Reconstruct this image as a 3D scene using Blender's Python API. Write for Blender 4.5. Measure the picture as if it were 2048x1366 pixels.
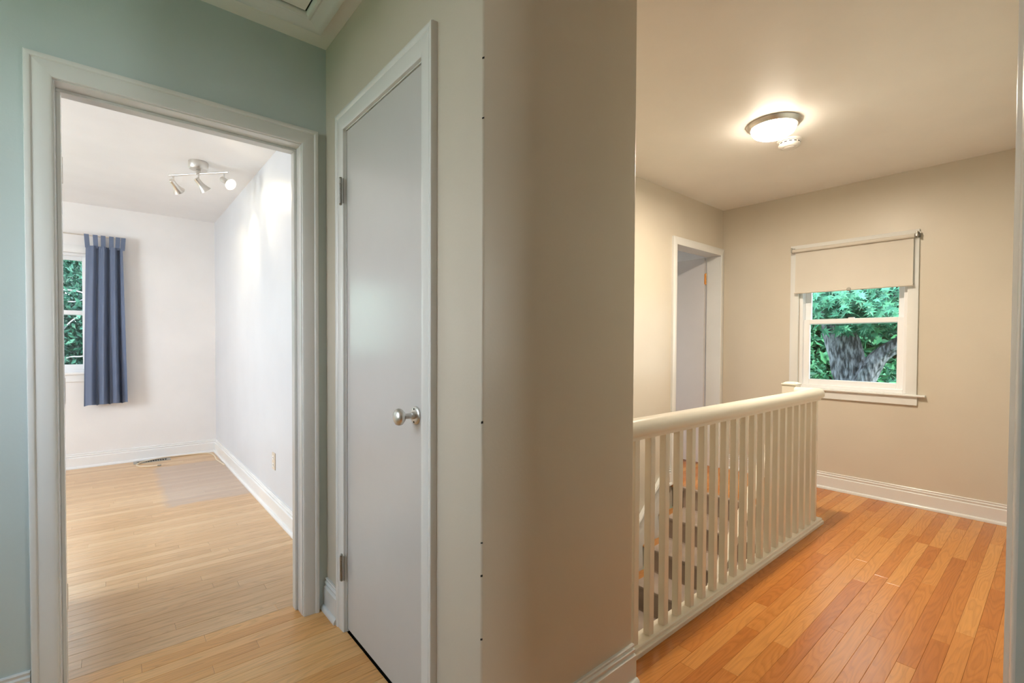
import bpy, bmesh, math, random
from mathutils import Vector, Matrix
import numpy as np

random.seed(7)
rng = np.random.default_rng(11)
for o in list(bpy.data.objects):
    bpy.data.objects.remove(o)
S = bpy.context.scene
COL = S.collection
PI = math.pi

# ------------------------------------------------------------------ camera
f_px, y_off, roll, yaw, pitch, cam_h = 940.57, 20.97, .0045, .8672, -.0181, 1.1716
Fw = Vector((math.cos(yaw) * math.cos(pitch), math.sin(yaw) * math.cos(pitch), math.sin(pitch)))
Rt = Vector((math.sin(yaw), -math.cos(yaw), 0))
Up = Rt.cross(Fw)
R2 = Rt * math.cos(roll) + Up * math.sin(roll)
U2 = Up * math.cos(roll) - Rt * math.sin(roll)
cd = bpy.data.cameras.new('camera')
cam = bpy.data.objects.new('camera', cd)
COL.objects.link(cam)
M = Matrix((R2, U2, -Fw)).transposed().to_4x4()
M.translation = (0, 0, cam_h)
cam.matrix_world = M
cd.sensor_fit = 'HORIZONTAL'
cd.sensor_width = 36
cd.lens = f_px / 2048 * 36
cd.shift_y = y_off / 2048
cd.clip_start = .02
cd.clip_end = 200
S.camera = cam

# ------------------------------------------------------------------ exposure, world, sun, daylight at the windows
S.view_settings.view_transform = 'Standard'
S.view_settings.look = 'None'
S.view_settings.exposure = 0.27
S.view_settings.gamma = 1
S.view_settings.use_curve_mapping = False
S.cycles.use_denoising = True
S.cycles.max_bounces = 14
S.cycles.diffuse_bounces = 8
S.cycles.sample_clamp_indirect = 8

W = bpy.data.worlds.new('sky')
S.world = W
W.use_nodes = True
nt = W.node_tree
nt.nodes.clear()
wo = nt.nodes.new('ShaderNodeOutputWorld')
bg = nt.nodes.new('ShaderNodeBackground')
tc = nt.nodes.new('ShaderNodeTexCoord')
sx = nt.nodes.new('ShaderNodeSeparateXYZ')
rp = nt.nodes.new('ShaderNodeValToRGB')
rp.color_ramp.elements[0].position = .0
rp.color_ramp.elements[0].color = (.95, .97, 1, 1)
rp.color_ramp.elements[1].position = .7
rp.color_ramp.elements[1].color = (.62, .80, 1, 1)
nt.links.new(tc.outputs['Generated'], sx.inputs[0])
nt.links.new(sx.outputs['Z'], rp.inputs[0])
nt.links.new(rp.outputs[0], bg.inputs['Color'])
bg.inputs['Strength'].default_value = 7.0
nt.links.new(bg.outputs[0], wo.inputs[0])


def lamp(name, kind, loc, energy, color, direction=None, **kw):
    d = bpy.data.lights.new(name, kind)
    d.energy = energy
    d.color = color
    for k, v in kw.items():
        setattr(d, k, v)
    o = bpy.data.objects.new(name, d)
    COL.objects.link(o)
    o.location = loc
    if direction is not None:
        o.rotation_euler = Vector(direction).to_track_quat('-Z', 'Y').to_euler()
    return o


lamp('sun', 'SUN', (0, 0, 20), 9.0, (1, .93, .82), (.35, .62, -.75), angle=.02)


def portal(name, loc, direction, sx_, sy_):
    o = lamp(name, 'AREA', loc, 1, (1, 1, 1), direction, shape='RECTANGLE', size=sx_, size_y=sy_)
    o.data.cycles.is_portal = True


# real sky light enters through every window; portals only guide the sampling
portal('window_portal', (4.62, 1.11, 1.37), (-1, 0, 0), .80, 1.2)
portal('window_portal', (-.82, 6.10, 1.42), (0, -1, 0), 1.45, 1.2)
# lamps stand in for sky out of frame; west and north windows are added
lamp('added_west_daylight', 'AREA', (-2.95, 3.6, 1.5), 64, (.80, .90, 1), (1, .3, .15), shape='RECTANGLE', size=1.2, size_y=1.2)  # added lamp and unseen window that brighten the bedroom
lamp('daylight_south_window', 'AREA', (2.82, -2.95, 1.55), 30, (.90, 1, .95), (-.45, 1, -.03), shape='RECTANGLE', size=.56, size_y=1.2)
lamp('daylight_back_window', 'AREA', (-1.16, 6.25, 1.62), 9, (.78, 1, .94), (.12, -1, -.12), shape='RECTANGLE', size=.62, size_y=1.15)
lamp('added_north_daylight', 'AREA', (3.55, 4.85, 1.5), 12, (1, .94, .88), (0, -1, -.1), shape='RECTANGLE', size=1.0, size_y=1.1)  # added lamp and unseen window that light the far room's door


# ------------------------------------------------------------------ materials
def newmat(name):
    m = bpy.data.materials.new(name)
    m.use_nodes = True
    n = m.node_tree
    return m, n, n.nodes['Principled BSDF']


def paint(name, col, rough=.5, spec=.4, bump=.0, scale=120., metal=0., coat=0., var=.03):
    m, n, b = newmat(name)
    b.inputs['Roughness'].default_value = rough
    b.inputs['Metallic'].default_value = metal
    b.inputs['Specular IOR Level'].default_value = spec
    b.inputs['Coat Weight'].default_value = coat
    b.inputs['Coat Roughness'].default_value = .12
    t = n.nodes.new('ShaderNodeTexCoord')
    z = n.nodes.new('ShaderNodeTexNoise')
    z.inputs['Scale'].default_value = 2.3
    z.inputs['Detail'].default_value = 4
    n.links.new(t.outputs['Object'], z.inputs['Vector'])
    r = n.nodes.new('ShaderNodeValToRGB')
    r.color_ramp.elements[0].position = .3
    r.color_ramp.elements[1].position = .7
    r.color_ramp.elements[0].color = (*[c * (1 - var) for c in col], 1)
    r.color_ramp.elements[1].color = (*[min(1, c * (1 + var)) for c in col], 1)
    n.links.new(z.outputs['Fac'], r.inputs[0])
    n.links.new(r.outputs[0], b.inputs['Base Color'])
    if bump:
        z2 = n.nodes.new('ShaderNodeTexNoise')
        z2.inputs['Scale'].default_value = scale
        z2.inputs['Detail'].default_value = 2
        n.links.new(t.outputs['Object'], z2.inputs['Vector'])
        bp = n.nodes.new('ShaderNodeBump')
        bp.inputs['Strength'].default_value = bump
        bp.inputs['Distance'].default_value = .002
        n.links.new(z2.outputs['Fac'], bp.inputs['Height'])
        n.links.new(bp.outputs[0], b.inputs['Normal'])
    return m


def emit(name, col, s):
    m, n, b = newmat(name)
    b.inputs['Base Color'].default_value = (*col, 1)
    b.inputs['Emission Color'].default_value = (*col, 1)
    b.inputs['Emission Strength'].default_value = s
    return m


def wood(name, c_lo, c_mid, c_hi, rough=.24, stain=None):
    m, n, b = newmat(name)
    L = n.links.new
    g = n.nodes.new('ShaderNodeNewGeometry')
    oi = n.nodes.new('ShaderNodeObjectInfo')
    mul = n.nodes.new('ShaderNodeMath'); mul.operation = 'MULTIPLY'; mul.inputs[1].default_value = 53.7
    L(oi.outputs['Random'], mul.inputs[0])
    cmb = n.nodes.new('ShaderNodeCombineXYZ')
    L(mul.outputs[0], cmb.inputs['X']); L(mul.outputs[0], cmb.inputs['Z'])
    add = n.nodes.new('ShaderNodeVectorMath'); add.operation = 'ADD'
    L(g.outputs['Position'], add.inputs[0]); L(cmb.outputs[0], add.inputs[1])
    mp = n.nodes.new('ShaderNodeMapping'); mp.inputs['Scale'].default_value = (1.6, 14, 1)
    L(add.outputs[0], mp.inputs['Vector'])
    n1 = n.nodes.new('ShaderNodeTexNoise'); n1.inputs['Scale'].default_value = 1; n1.inputs['Detail'].default_value = 1.5
    L(mp.outputs[0], n1.inputs['Vector'])
    # growth rings: contour bands of a stretched noise -> cathedral figure
    ml = n.nodes.new('ShaderNodeMath'); ml.operation = 'MULTIPLY'; ml.inputs[1].default_value = 15
    L(n1.outputs['Fac'], ml.inputs[0])
    fr = n.nodes.new('ShaderNodeMath'); fr.operation = 'FRACT'; L(ml.outputs[0], fr.inputs[0])
    rr = n.nodes.new('ShaderNodeValToRGB')
    e = rr.color_ramp.elements
    e[0].position = 0; e[0].color = (0, 0, 0, 1)
    e[1].position = .55; e[1].color = (1, 1, 1, 1)
    e2 = e.new(.9); e2.color = (.75, .75, .75, 1)
    e3 = e.new(1.); e3.color = (0, 0, 0, 1)
    L(fr.outputs[0], rr.inputs[0])
    mp2 = n.nodes.new('ShaderNodeMapping'); mp2.inputs['Scale'].default_value = (5, 260, 1)
    L(add.outputs[0], mp2.inputs['Vector'])
    n2 = n.nodes.new('ShaderNodeTexNoise'); n2.inputs['Scale'].default_value = 1; n2.inputs['Detail'].default_value = 3
    L(mp2.outputs[0], n2.inputs['Vector'])
    base = n.nodes.new('ShaderNodeValToRGB')
    e = base.color_ramp.elements
    e[0].position = 0; e[0].color = (*c_lo, 1)
    e[1].position = 1; e[1].color = (*c_hi, 1)
    em = e.new(.5); em.color = (*c_mid, 1)
    # board tone plus a slow drift inside each board
    mp3 = n.nodes.new('ShaderNodeMapping'); mp3.inputs['Scale'].default_value = (1.2, 6, 1)
    L(add.outputs[0], mp3.inputs['Vector'])
    n3 = n.nodes.new('ShaderNodeTexNoise'); n3.inputs['Scale'].default_value = 1
    L(mp3.outputs[0], n3.inputs['Vector'])
    mx = n.nodes.new('ShaderNodeMix'); mx.data_type = 'FLOAT'; mx.inputs[0].default_value = .25
    L(oi.outputs['Random'], mx.inputs[2]); L(n3.outputs['Fac'], mx.inputs[3])
    L(mx.outputs[0], base.inputs[0])
    dk = n.nodes.new('ShaderNodeMix'); dk.data_type = 'RGBA'; dk.blend_type = 'MULTIPLY'
    dk.inputs[0].default_value = .16
    L(base.outputs[0], dk.inputs[6])
    L(rr.outputs[0], dk.inputs[7])
    dk2 = n.nodes.new('ShaderNodeMix'); dk2.data_type = 'RGBA'; dk2.blend_type = 'MULTIPLY'
    dk2.inputs[0].default_value = .28
    L(dk.outputs[2], dk2.inputs[6]); L(n2.outputs['Fac'], dk2.inputs[7])
    out = dk2.outputs[2]
    rough_out = None
    if stain:                                   # a worn, greyed rectangle where a rug lay
        x0, x1, y0, y1, colr = stain
        sp = n.nodes.new('ShaderNodeSeparateXYZ')
        nz = n.nodes.new('ShaderNodeTexNoise'); nz.inputs['Scale'].default_value = 9
        L(g.outputs['Position'], nz.inputs['Vector'])
        wv = n.nodes.new('ShaderNodeVectorMath'); wv.operation = 'SCALE'; wv.inputs['Scale'].default_value = .10
        L(nz.outputs['Color'], wv.inputs[0])
        av = n.nodes.new('ShaderNodeVectorMath'); av.operation = 'ADD'
        L(g.outputs['Position'], av.inputs[0]); L(wv.outputs[0], av.inputs[1])
        L(av.outputs[0], sp.inputs[0])
        facs = []
        for ax, lo, hi in (('X', x0, x1), ('Y', y0, y1)):
            for a, bb in ((lo, lo + .05), (hi, hi - .05)):
                mr = n.nodes.new('ShaderNodeMapRange')
                mr.inputs['From Min'].default_value = a; mr.inputs['From Max'].default_value = bb
                L(sp.outputs[ax], mr.inputs['Value']); facs.append(mr.outputs[0])
        cur = facs[0]
        for fo in facs[1:]:
            q = n.nodes.new('ShaderNodeMath'); q.operation = 'MULTIPLY'
            L(cur, q.inputs[0]); L(fo, q.inputs[1]); cur = q.outputs[0]
        q = n.nodes.new('ShaderNodeMath'); q.operation = 'MULTIPLY'; q.inputs[1].default_value = .52
        rs = n.nodes.new('ShaderNodeMapRange'); rs.inputs['From Min'].default_value = .25; rs.inputs['From Max'].default_value = .6
        rs.inputs['To Min'].default_value = .55; rs.inputs['To Max'].default_value = 1.25
        L(n2.outputs['Fac'], rs.inputs['Value'])
        qq = n.nodes.new('ShaderNodeMath'); qq.operation = 'MULTIPLY'
        L(cur, qq.inputs[0]); L(rs.outputs[0], qq.inputs[1]); L(qq.outputs[0], q.inputs[0])
        sm = n.nodes.new('ShaderNodeMix'); sm.data_type = 'RGBA'
        L(q.outputs[0], sm.inputs[0]); L(out, sm.inputs[6]); sm.inputs[7].default_value = (*colr, 1)
        out = sm.outputs[2]
        rmx = n.nodes.new('ShaderNodeMix'); rmx.data_type = 'FLOAT'
        rmx.inputs[2].default_value = rough; rmx.inputs[3].default_value = .5
        L(cur, rmx.inputs[0]); rough_out = rmx.outputs[0]
    L(out, b.inputs['Base Color'])
    b.inputs['Roughness'].default_value = rough
    if rough_out: L(rough_out, b.inputs['Roughness'])
    b.inputs['Specular IOR Level'].default_value = .4
    bp = n.nodes.new('ShaderNodeBump'); bp.inputs['Strength'].default_value = .06; bp.inputs['Distance'].default_value = .002
    L(n2.outputs['Fac'], bp.inputs['Height']); L(bp.outputs[0], b.inputs['Normal'])
    return m


M_SAGE = paint('sage wall paint', (.53, .61, .605), .42, .4, .12)
M_BEIGE = paint('warm beige wall paint', (.61, .55, .455), .38, .4, .12)
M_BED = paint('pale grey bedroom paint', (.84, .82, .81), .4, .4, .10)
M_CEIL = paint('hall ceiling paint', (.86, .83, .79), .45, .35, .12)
M_BEDR = paint('dimmed blue-grey bedroom paint', (.66, .68, .715), .36, .4, .10)  # blue-grey bedroom paint, with shade put in against the strong side light
M_CEILB = paint('white ceiling paint', (.86, .855, .86), .5, .35, .10)
M_TRIM = paint('white gloss trim paint', (.735, .735, .715), .17, .5, .06, 40)
M_TRIMB = paint('bright white bedroom trim paint', (.85, .845, .84), .2, .5, .06, 40)
M_RAIL = paint('cream gloss railing paint', (.79, .74, .64), .28, .5, .06, 40)
M_DOOR = paint('taupe grey gloss door paint', (.57, .555, .54), .23, .5, .10, 30)
M_LILAC = paint('grey door paint', (.62, .60, .60), .4, .4)
M_VINYL = paint('white vinyl window frame', (.85, .86, .88), .3, .5)
M_NICKEL = paint('brushed nickel', (.70, .67, .63), .34, .5, .1, 200, metal=1)
M_STEEL = paint('dull steel hinge', (.33, .32, .29), .38, .5, .1, 200, metal=1)
M_BRASS = paint('polished brass', (.72, .42, .16), .28, .5, metal=1)
M_DARK = paint('dark gap', (.02, .018, .015), .7, .2)
M_PLASTIC = paint('white plastic', (.84, .82, .78), .4, .45)
M_BLIND = paint('cream blind fabric', (.64, .595, .525), .8, .2, .25, 600)
M_CARPET = paint('taupe grey stair carpet', (.40, .325, .275), .95, .1, 1.0, 420, var=.25)
M_CURTAIN = paint('slate blue curtain cotton', (.15, .185, .275), .75, .25, .25, 700, var=.06)
M_CORD = paint('cream cable', (.80, .68, .52), .5, .4)
M_RISER = paint('white riser paint', (.72, .73, .73), .35, .4)
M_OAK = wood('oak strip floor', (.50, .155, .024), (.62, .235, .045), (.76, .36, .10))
M_OAKF = wood('daylit oak foreground floor', (.80, .38, .115), (.90, .47, .165), (.95, .56, .235), rough=.28)  # same oak as the hall, brighter daylight put into the colour
M_OAKB = wood('daylit oak bedroom floor', (.74, .45, .22), (.84, .54, .285), (.92, .645, .375), rough=.28,
              stain=(.31, 1.0, 4.12, 5.53, (.56, .50, .485)))  # same oak again, bedroom glare put into the colour; the stain is wear
M_TREAD = wood('oak tread', (.48, .215, .07), (.56, .26, .09), (.64, .32, .12))
M_GLOW = emit('lit glass dome', (1, .87, .70), 36)
M_BULB = emit('lit bulb', (1, .86, .62), 60)
m, n, b = newmat('window glass')
b.inputs['Base Color'].default_value = (1, 1, 1, 1)
n.nodes.remove(b)
gl = n.nodes.new('ShaderNodeBsdfGlossy'); gl.inputs['Roughness'].default_value = .0
tr = n.nodes.new('ShaderNodeBsdfTransparent'); tr.inputs['Color'].default_value = (.95, .98, .97, 1)
fz = n.nodes.new('ShaderNodeFresnel'); fz.inputs['IOR'].default_value = 1.35
mxs = n.nodes.new('ShaderNodeMixShader')
n.links.new(fz.outputs[0], mxs.inputs[0]); n.links.new(tr.outputs[0], mxs.inputs[1]); n.links.new(gl.outputs[0], mxs.inputs[2])
n.links.new(mxs.outputs[0], n.nodes['Material Output'].inputs['Surface'])
M_GLASS = m


# ------------------------------------------------------------------ geometry helpers
class MB:
    def __init__(s):
        s.v = []; s.f = []

    def add(s, vs, fs):
        o = len(s.v)
        s.v += [tuple(x) for x in vs]
        s.f += [tuple(i + o for i in q) for q in fs]
        return s

    def box(s, x0, x1, y0, y1, z0, z1):
        v = [(x, y, z) for x in (x0, x1) for y in (y0, y1) for z in (z0, z1)]
        return s.add(v, [(0, 1, 3, 2), (4, 6, 7, 5), (0, 4, 5, 1), (2, 3, 7, 6), (0, 2, 6, 4), (1, 5, 7, 3)])

    def prism(s, poly, z0, z1):
        n = len(poly)
        v = [(x, y, z0) for x, y in poly] + [(x, y, z1) for x, y in poly]
        return s.add(v, [tuple(range(n))[::-1], tuple(range(n, 2 * n))] + [(i, (i + 1) % n, n + (i + 1) % n, n + i) for i in range(n)])

    def loft(s, rings, closed=True, caps=True):
        """rings: list of equally long point lists"""
        k = len(rings[0]); v = [p for r in rings for p in r]; f = []
        for i in range(len(rings) - 1):
            for j in range(k if closed else k - 1):
                a = i * k + j; bq = i * k + (j + 1) % k
                f.append((a, bq, bq + k, a + k))
        if caps and closed:
            f.append(tuple(range(k))[::-1]); f.append(tuple(range((len(rings) - 1) * k, len(rings) * k)))
        return s.add(v, f)

    def tube(s, pts, r, seg=8):
        pts = [Vector(p) for p in pts]; rings = []
        rad = r if isinstance(r, (list, tuple)) else [r] * len(pts)
        prev = None
        for i, p in enumerate(pts):
            t = (pts[min(i + 1, len(pts) - 1)] - pts[max(i - 1, 0)]).normalized()
            if prev is None:
                a = t.orthogonal().normalized()
            else:
                a = (prev - t * prev.dot(t)).normalized()
            prev = a; c = t.cross(a)
            rings.append([p + (a * math.cos(2 * PI * j / seg) + c * math.sin(2 * PI * j / seg)) * rad[i] for j in range(seg)])
        return s.loft(rings)

    def lathe(s, prof, o, axis=(0, 0, 1), seg=32, caps=True):
        """prof: list of (radius, distance along axis)"""
        ax = Vector(axis).normalized(); a = ax.orthogonal().normalized(); c = ax.cross(a); o = Vector(o)
        rings = [[o + ax * h + (a * math.cos(2 * PI * j / seg) + c * math.sin(2 * PI * j / seg)) * max(r, 1e-5) for j in range(seg)] for r, h in prof]
        return s.loft(rings, True, caps)

    def mesh(s, name):
        me = bpy.data.meshes.new(name)
        me.from_pydata(s.v, [], s.f)
        bm = bmesh.new(); bm.from_mesh(me)
        bmesh.ops.recalc_face_normals(bm, faces=bm.faces)
        bm.to_mesh(me); bm.free()
        return me


def link(name, me, mat, parent=None, bevel=0, seg=2, smooth=False, loc=None):
    o = bpy.data.objects.new(name, me)
    COL.objects.link(o)
    if mat and not me.materials:
        me.materials.append(mat)
    if smooth:
        me.polygons.foreach_set('use_smooth', [True] * len(me.polygons))
        try:
            me.set_sharp_from_angle(angle=math.radians(38))
        except Exception:
            pass
    if bevel:
        md = o.modifiers.new('edge', 'BEVEL'); md.width = bevel; md.segments = seg
        md.limit_method = 'ANGLE'; md.angle_limit = math.radians(40)
    if parent:
        o.parent = parent
        if parent.type == 'EMPTY':
            o.matrix_parent_inverse = Matrix.Translation(-Vector(parent.location))
    if loc:
        o.location = loc
    return o


def obj(name, mb, mat, parent=None, **kw):
    return link(name, mb.mesh(name), mat, parent, **kw)


def tag(o, label=None, cat=None, group=None, kind=None):
    if label: o['label'] = label
    if cat: o['category'] = cat
    if group: o['group'] = group
    if kind: o['kind'] = kind
    return o


def root(name, loc, label, cat, group=None, kind=None):
    o = bpy.data.objects.new(name, None)
    o.empty_display_size = .05
    COL.objects.link(o)
    o.location = loc
    return tag(o, label, cat, group, kind)


def box(name, a, mat, parent=None, **kw):
    return obj(name, MB().box(*a), mat, parent, **kw)


# wall-plane mappings: (s along wall, z, n out of wall) -> world
def pl_y(y0, sgn=-1): return lambda s, z, n_: (s, y0 + sgn * n_, z)
def pl_x(x0, sgn=-1): return lambda s, z, n_: (x0 + sgn * n_, s, z)


CASING = [(0, 0), (0, .012), (.003, .0145), (.010, .0150), (.044, .0165), (.047, .0155), (.050, .0195), (.058, .0215), (.063, .020), (.065, .015), (.065, 0)]
FLATCAS = [(0, 0), (0, .014), (.004, .017), (.058, .019), (.062, .017), (.062, 0)]


def casing3(mp, s0, s1, z0, z1, prof, mat, parent, wl=1., wr=1.):
    """left, head and right casing boards with mitred corners; wl / wr scale a board's width"""
    P = prof
    def ring(fn): return [mp(*fn(u, t)) for u, t in P]
    L = [ring(lambda u, t: (s0 - u * wl, z0, t)), ring(lambda u, t: (s0 - u * wl, z1 + u, t))]
    H = [L[1], ring(lambda u, t: (s1 + u * wr, z1 + u, t))]
    Rr = [H[1], ring(lambda u, t: (s1 + u * wr, z0, t))]
    for r in (L, H, Rr):
        obj('casing', MB().loft(r), mat, parent, smooth=True)


BASE = [(0, 0), (0, .135), (.007, .135), (.0095, .131), (.006, .125), (.006, .121), (.0125, .117), (.0125, .112), (.0085, .106), (.0085, .102), (.0165, .098), (.0165, 0)]
SHOE = [(.0165, 0), (.0165, .022), (.021, .0215), (.026, .017), (.029, .010), (.029, 0)]


def extrude(A, B, nrm, prof, mA=0, mB=0):
    A = Vector((*A, 0)); B = Vector((*B, 0)); d = (B - A).normalized(); n_ = Vector((*nrm, 0))
    r0 = [A + n_ * t - d * (mA * t) + Vector((0, 0, z)) for t, z in prof]
    r1 = [B + n_ * t + d * (mB * t) + Vector((0, 0, z)) for t, z in prof]
    return MB().loft([r0, r1])


def baseboard(name, A, B, nrm, label, mat=None, mA=0, mB=0):
    mat = mat or M_TRIM
    o = obj(name, extrude(A, B, nrm, BASE, mA, mB), mat, smooth=True)
    tag(o, label, 'baseboard', kind='structure')
    obj('shoe_molding', extrude(A, B, nrm, SHOE, mA, mB), mat, o, smooth=True)
    return o


def struct(name, mb, mat, label, cat='wall', **kw):
    return tag(obj(name, mb, mat, **kw), label, cat, kind='structure')


def arc(cx, cy, r, a0, a1, k=5):
    return [(cx + r * math.cos(math.radians(a0 + (a1 - a0) * i / k)), cy + r * math.sin(math.radians(a0 + (a1 - a0) * i / k))) for i in range(k + 1)]


# ------------------------------------------------------------------ room shell
H = 2.44
x1, y1, y2, x2, X, Y, Xr, Yb = .715, 2.10, .959, 1.365, 4.43, 2.13, .835, 5.89
YS = .0545           # hall face of the wall the camera stands in
XJ = 1.35           # end of that wall at the opening
DB0, DB1, DBH = -.137, .609, 2.004      # bedroom door opening
DC0, DC1, DCH = 1.252, 1.868, 2.016     # closet door opening (along y)
DH0, DH1, DHH = 3.605, 4.375, 2.008     # far hall door opening

w = MB().box(-1.12, DB0 - .018, y1, 2.22, 0, H).box(DB1 + .018, Xr + .12, y1, 2.22, 0, H).box(DB0 - .018, DB1 + .018, y1, 2.22, DBH + .018, H)
wl = struct('wall_left', w, M_SAGE, 'sage green wall around the open bedroom doorway')
wl.data.materials.append(M_BED)
for p in wl.data.polygons:
    if p.normal.y > .9: p.material_index = 1
w = MB().box(x1, x1 + .11, y2 + .11, DC0 - .018, 0, H).box(x1, x1 + .11, DC1 + .018, y1, 0, H).box(x1, x1 + .11, DC0 - .018, DC1 + .018, DCH + .018, H)
struct('wall_closet', w, M_BEIGE, 'beige wall that holds the narrow closet door')
poly = arc(x1 + .006, y2 + .006, .006, 180, 270) + arc(x2 - .006, y2 + .006, .006, 270, 360) + [(x2, y2 + .11), (x1, y2 + .11)]
wc = struct('wall_front', MB().prism(poly, 0, H), M_BEIGE, 'beige wall end between closet door and stair railing', smooth=True)
for zc in (1.89, 1.74, .97, .66, .575, .41):                 # knocks in the corner bead
    h_ = random.uniform(.002, .005)
    obj('paint_chip', MB().loft([[(x1 - .0006, y2 + .004, zc - h_), (x1 + .003, y2 - .0006, zc - h_ * .6), (x1 + .005, y2 + .004, zc - h_)],
                                 [(x1 - .0006, y2 + .004, zc + h_ * .5), (x1 + .003, y2 - .0006, zc + h_), (x1 + .005, y2 + .004, zc + h_ * .6)]]), M_DARK, wc)
struct('wall_stair', MB().box(x2 - .11, x2, y2 + .11, Y, 0, H), M_BEIGE, 'beige stairwell wall behind the closet')
w = MB().box(.955, DH0 - .018, Y, Y + .12, -2.75, H).box(DH1 + .018, 5.3, Y, Y + .12, -2.75, H) \
    .box(DH0 - .018, DH1 + .018, Y, Y + .12, DHH + .018, H).box(DH0 - .018, DH1 + .018, Y, Y + .12, -2.75, -.02)
struct('wall_back', w, M_BEIGE, 'beige wall along the stairs with the far doorway')
WY0, WY1, WZ0, WZ1 = .756, 1.470, .812, 1.945
w = MB().box(X, X + .16, YS, WY0, -.2, H).box(X, X + .16, WY1, Y, -.2, H).box(X, X + .16, WY0, WY1, -.2, WZ0).box(X, X + .16, WY0, WY1, WZ1, H)
struct('wall_window', w, M_BEIGE, 'beige end wall of the hall around the window with the cream blind')
wj = struct('wall_right', MB().box(XJ, 5.1, YS - .12, YS, 0, H), M_SAGE, 'wall edge at the right side of the picture beside white casing')
t = root('trim_1', (XJ, YS, 0), 'white gloss casing on the opening at the right edge of the picture', 'door casing', kind='structure')
prof = [(0, 0), (0, .0030), (.001, .0045), (.016, .0098), (.018, .0092), (.0195, .0105), (.035, .0160), (.038, .0185), (.056, .0195), (.062, .015), (.062, 0)]
mp = pl_y(YS, +1)
obj('casing', MB().loft([[mp(XJ + .004 + u, 0, q) for u, q in prof], [mp(XJ + .004 + u, 2.09, q) for u, q in prof]]), M_TRIM, t, smooth=True)

# the room the camera looks out of, and the parts of the house that close the light in
EW = (1.05, 1.9, 1.0, 2.2)  # unseen window opening added to light the sage and closet walls
struct('wall_west', MB().box(-1.12, -1.0, -2.7, EW[0], 0, H).box(-1.12, -1.0, EW[1], 2.22, 0, H).box(-1.12, -1.0, EW[0], EW[1], 0, EW[2]).box(-1.12, -1.0, EW[0], EW[1], EW[3], H), M_SAGE, 'sage wall out of the picture, left of the camera')
SW = (2.5, 3.15, .95, 2.15)
w = MB().box(-1.12, SW[0], -2.82, -2.7, 0, H).box(SW[1], 5.1, -2.82, -2.7, 0, H).box(SW[0], SW[1], -2.82, -2.7, 0, SW[2]).box(SW[0], SW[1], -2.82, -2.7, SW[3], H)
struct('wall_south', w, M_SAGE, 'sage wall with a window behind the camera')
struct('wall_east', MB().box(5.0, 5.1, -2.7, YS - .12, 0, H), M_SAGE, 'sage wall behind the camera, to its right')
# bedroom
BW = (-1.47, -.155, .885, 1.985)
w = MB().box(-2.82, BW[0], Yb, Yb + .15, -.1, H).box(BW[1], Xr + .12, Yb, Yb + .15, -.1, H).box(BW[0], BW[1], Yb, Yb + .15, -.1, BW[2]).box(BW[0], BW[1], Yb, Yb + .15, BW[3], H)
struct('wall_bedroom_back', w, M_BED, 'pale bedroom wall with the window and blue curtain')
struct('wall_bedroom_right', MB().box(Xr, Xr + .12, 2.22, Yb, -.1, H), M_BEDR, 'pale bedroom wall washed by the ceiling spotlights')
VW = (3.0, 4.2, .9, 2.1)  # unseen opening added to bring more daylight into the bedroom
w = MB().box(-2.82, -2.7, 2.22, VW[0], 0, H).box(-2.82, -2.7, VW[1], Yb, 0, H).box(-2.82, -2.7, VW[0], VW[1], 0, VW[2]).box(-2.82, -2.7, VW[0], VW[1], VW[3], H)
struct('wall_bedroom_left', w, M_BED, 'pale bedroom wall out of view with a second window added for light')
struct('wall_bedroom_front', MB().box(-2.82, -1.12, 2.10, 2.22, 0, H), M_BED, 'pale bedroom wall beside the doorway, out of view')
# room beyond the far hall door
struct('wall_far_left', MB().box(2.5, 2.6, Y + .12, 4.6, 0, H), M_BED, 'pale wall of the room beyond the far door, left')
struct('wall_far_right', MB().box(5.2, 5.3, Y + .12, 4.6, 0, H), M_BED, 'pale wall of the room beyond the far door, right')
NW = (3.05, 4.05, .95, 2.05)  # unseen opening added so the far room gets light
w = MB().box(2.5, NW[0], 4.6, 4.72, 0, H).box(NW[1], 5.3, 4.6, 4.72, 0, H).box(NW[0], NW[1], 4.6, 4.72, 0, NW[2]).box(NW[0], NW[1], 4.6, 4.72, NW[3], H)
struct('wall_far_back', w, M_BED, 'pale back wall of the room beyond the far door')
struct('ceiling', MB().box(-1.12, 5.1, -2.82, y1 + .02, H, H + .1).box(Xr, X + .16, y1 + .02, Y + .02, H, H + .1), M_CEIL, 'cream hall ceiling with the round lamp', 'ceiling')
struct('ceiling', MB().box(-2.82, Xr + .1, y1 + .02, Yb + .15, H, H + .1), M_CEILB, 'white bedroom ceiling with the three spotlights', 'ceiling')
struct('ceiling', MB().box(2.5, 5.3, Y + .02, 4.72, H, H + .1), M_CEILB, 'white ceiling of the room beyond the far hall door', 'ceiling')
# stairwell walls below the hall floor
struct('wall_stair_low', MB().box(.3, 3.58, .98, 1.06, -2.75, -.02), M_BEIGE, 'stairwell wall below the railing')
struct('wall_stair_end', MB().box(.2, .3, .98, Y + .12, -2.75, -.2), M_BEIGE, 'stairwell end wall on the lower level')

# ------------------------------------------------------------------ floors: strip oak laid along x
PW = .057


def plank_mesh(x0, x1_, y0, y1_, g=.0003, c=.0008, zt=0.):
    a = MB(); x0 += g; x1_ -= g; y0 += g; y1_ -= g
    lo = [(x0, y0, -.018), (x1_, y0, -.018), (x1_, y1_, -.018), (x0, y1_, -.018)]
    mi = [(x, y, zt - c * .7) for x, y, _ in lo]
    hi = [(x0 + c, y0 + c, zt), (x1_ - c, y0 + c, zt), (x1_ - c, y1_ - c, zt), (x0 + c, y1_ - c, zt)]
    return a.loft([lo, mi, hi])


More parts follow.
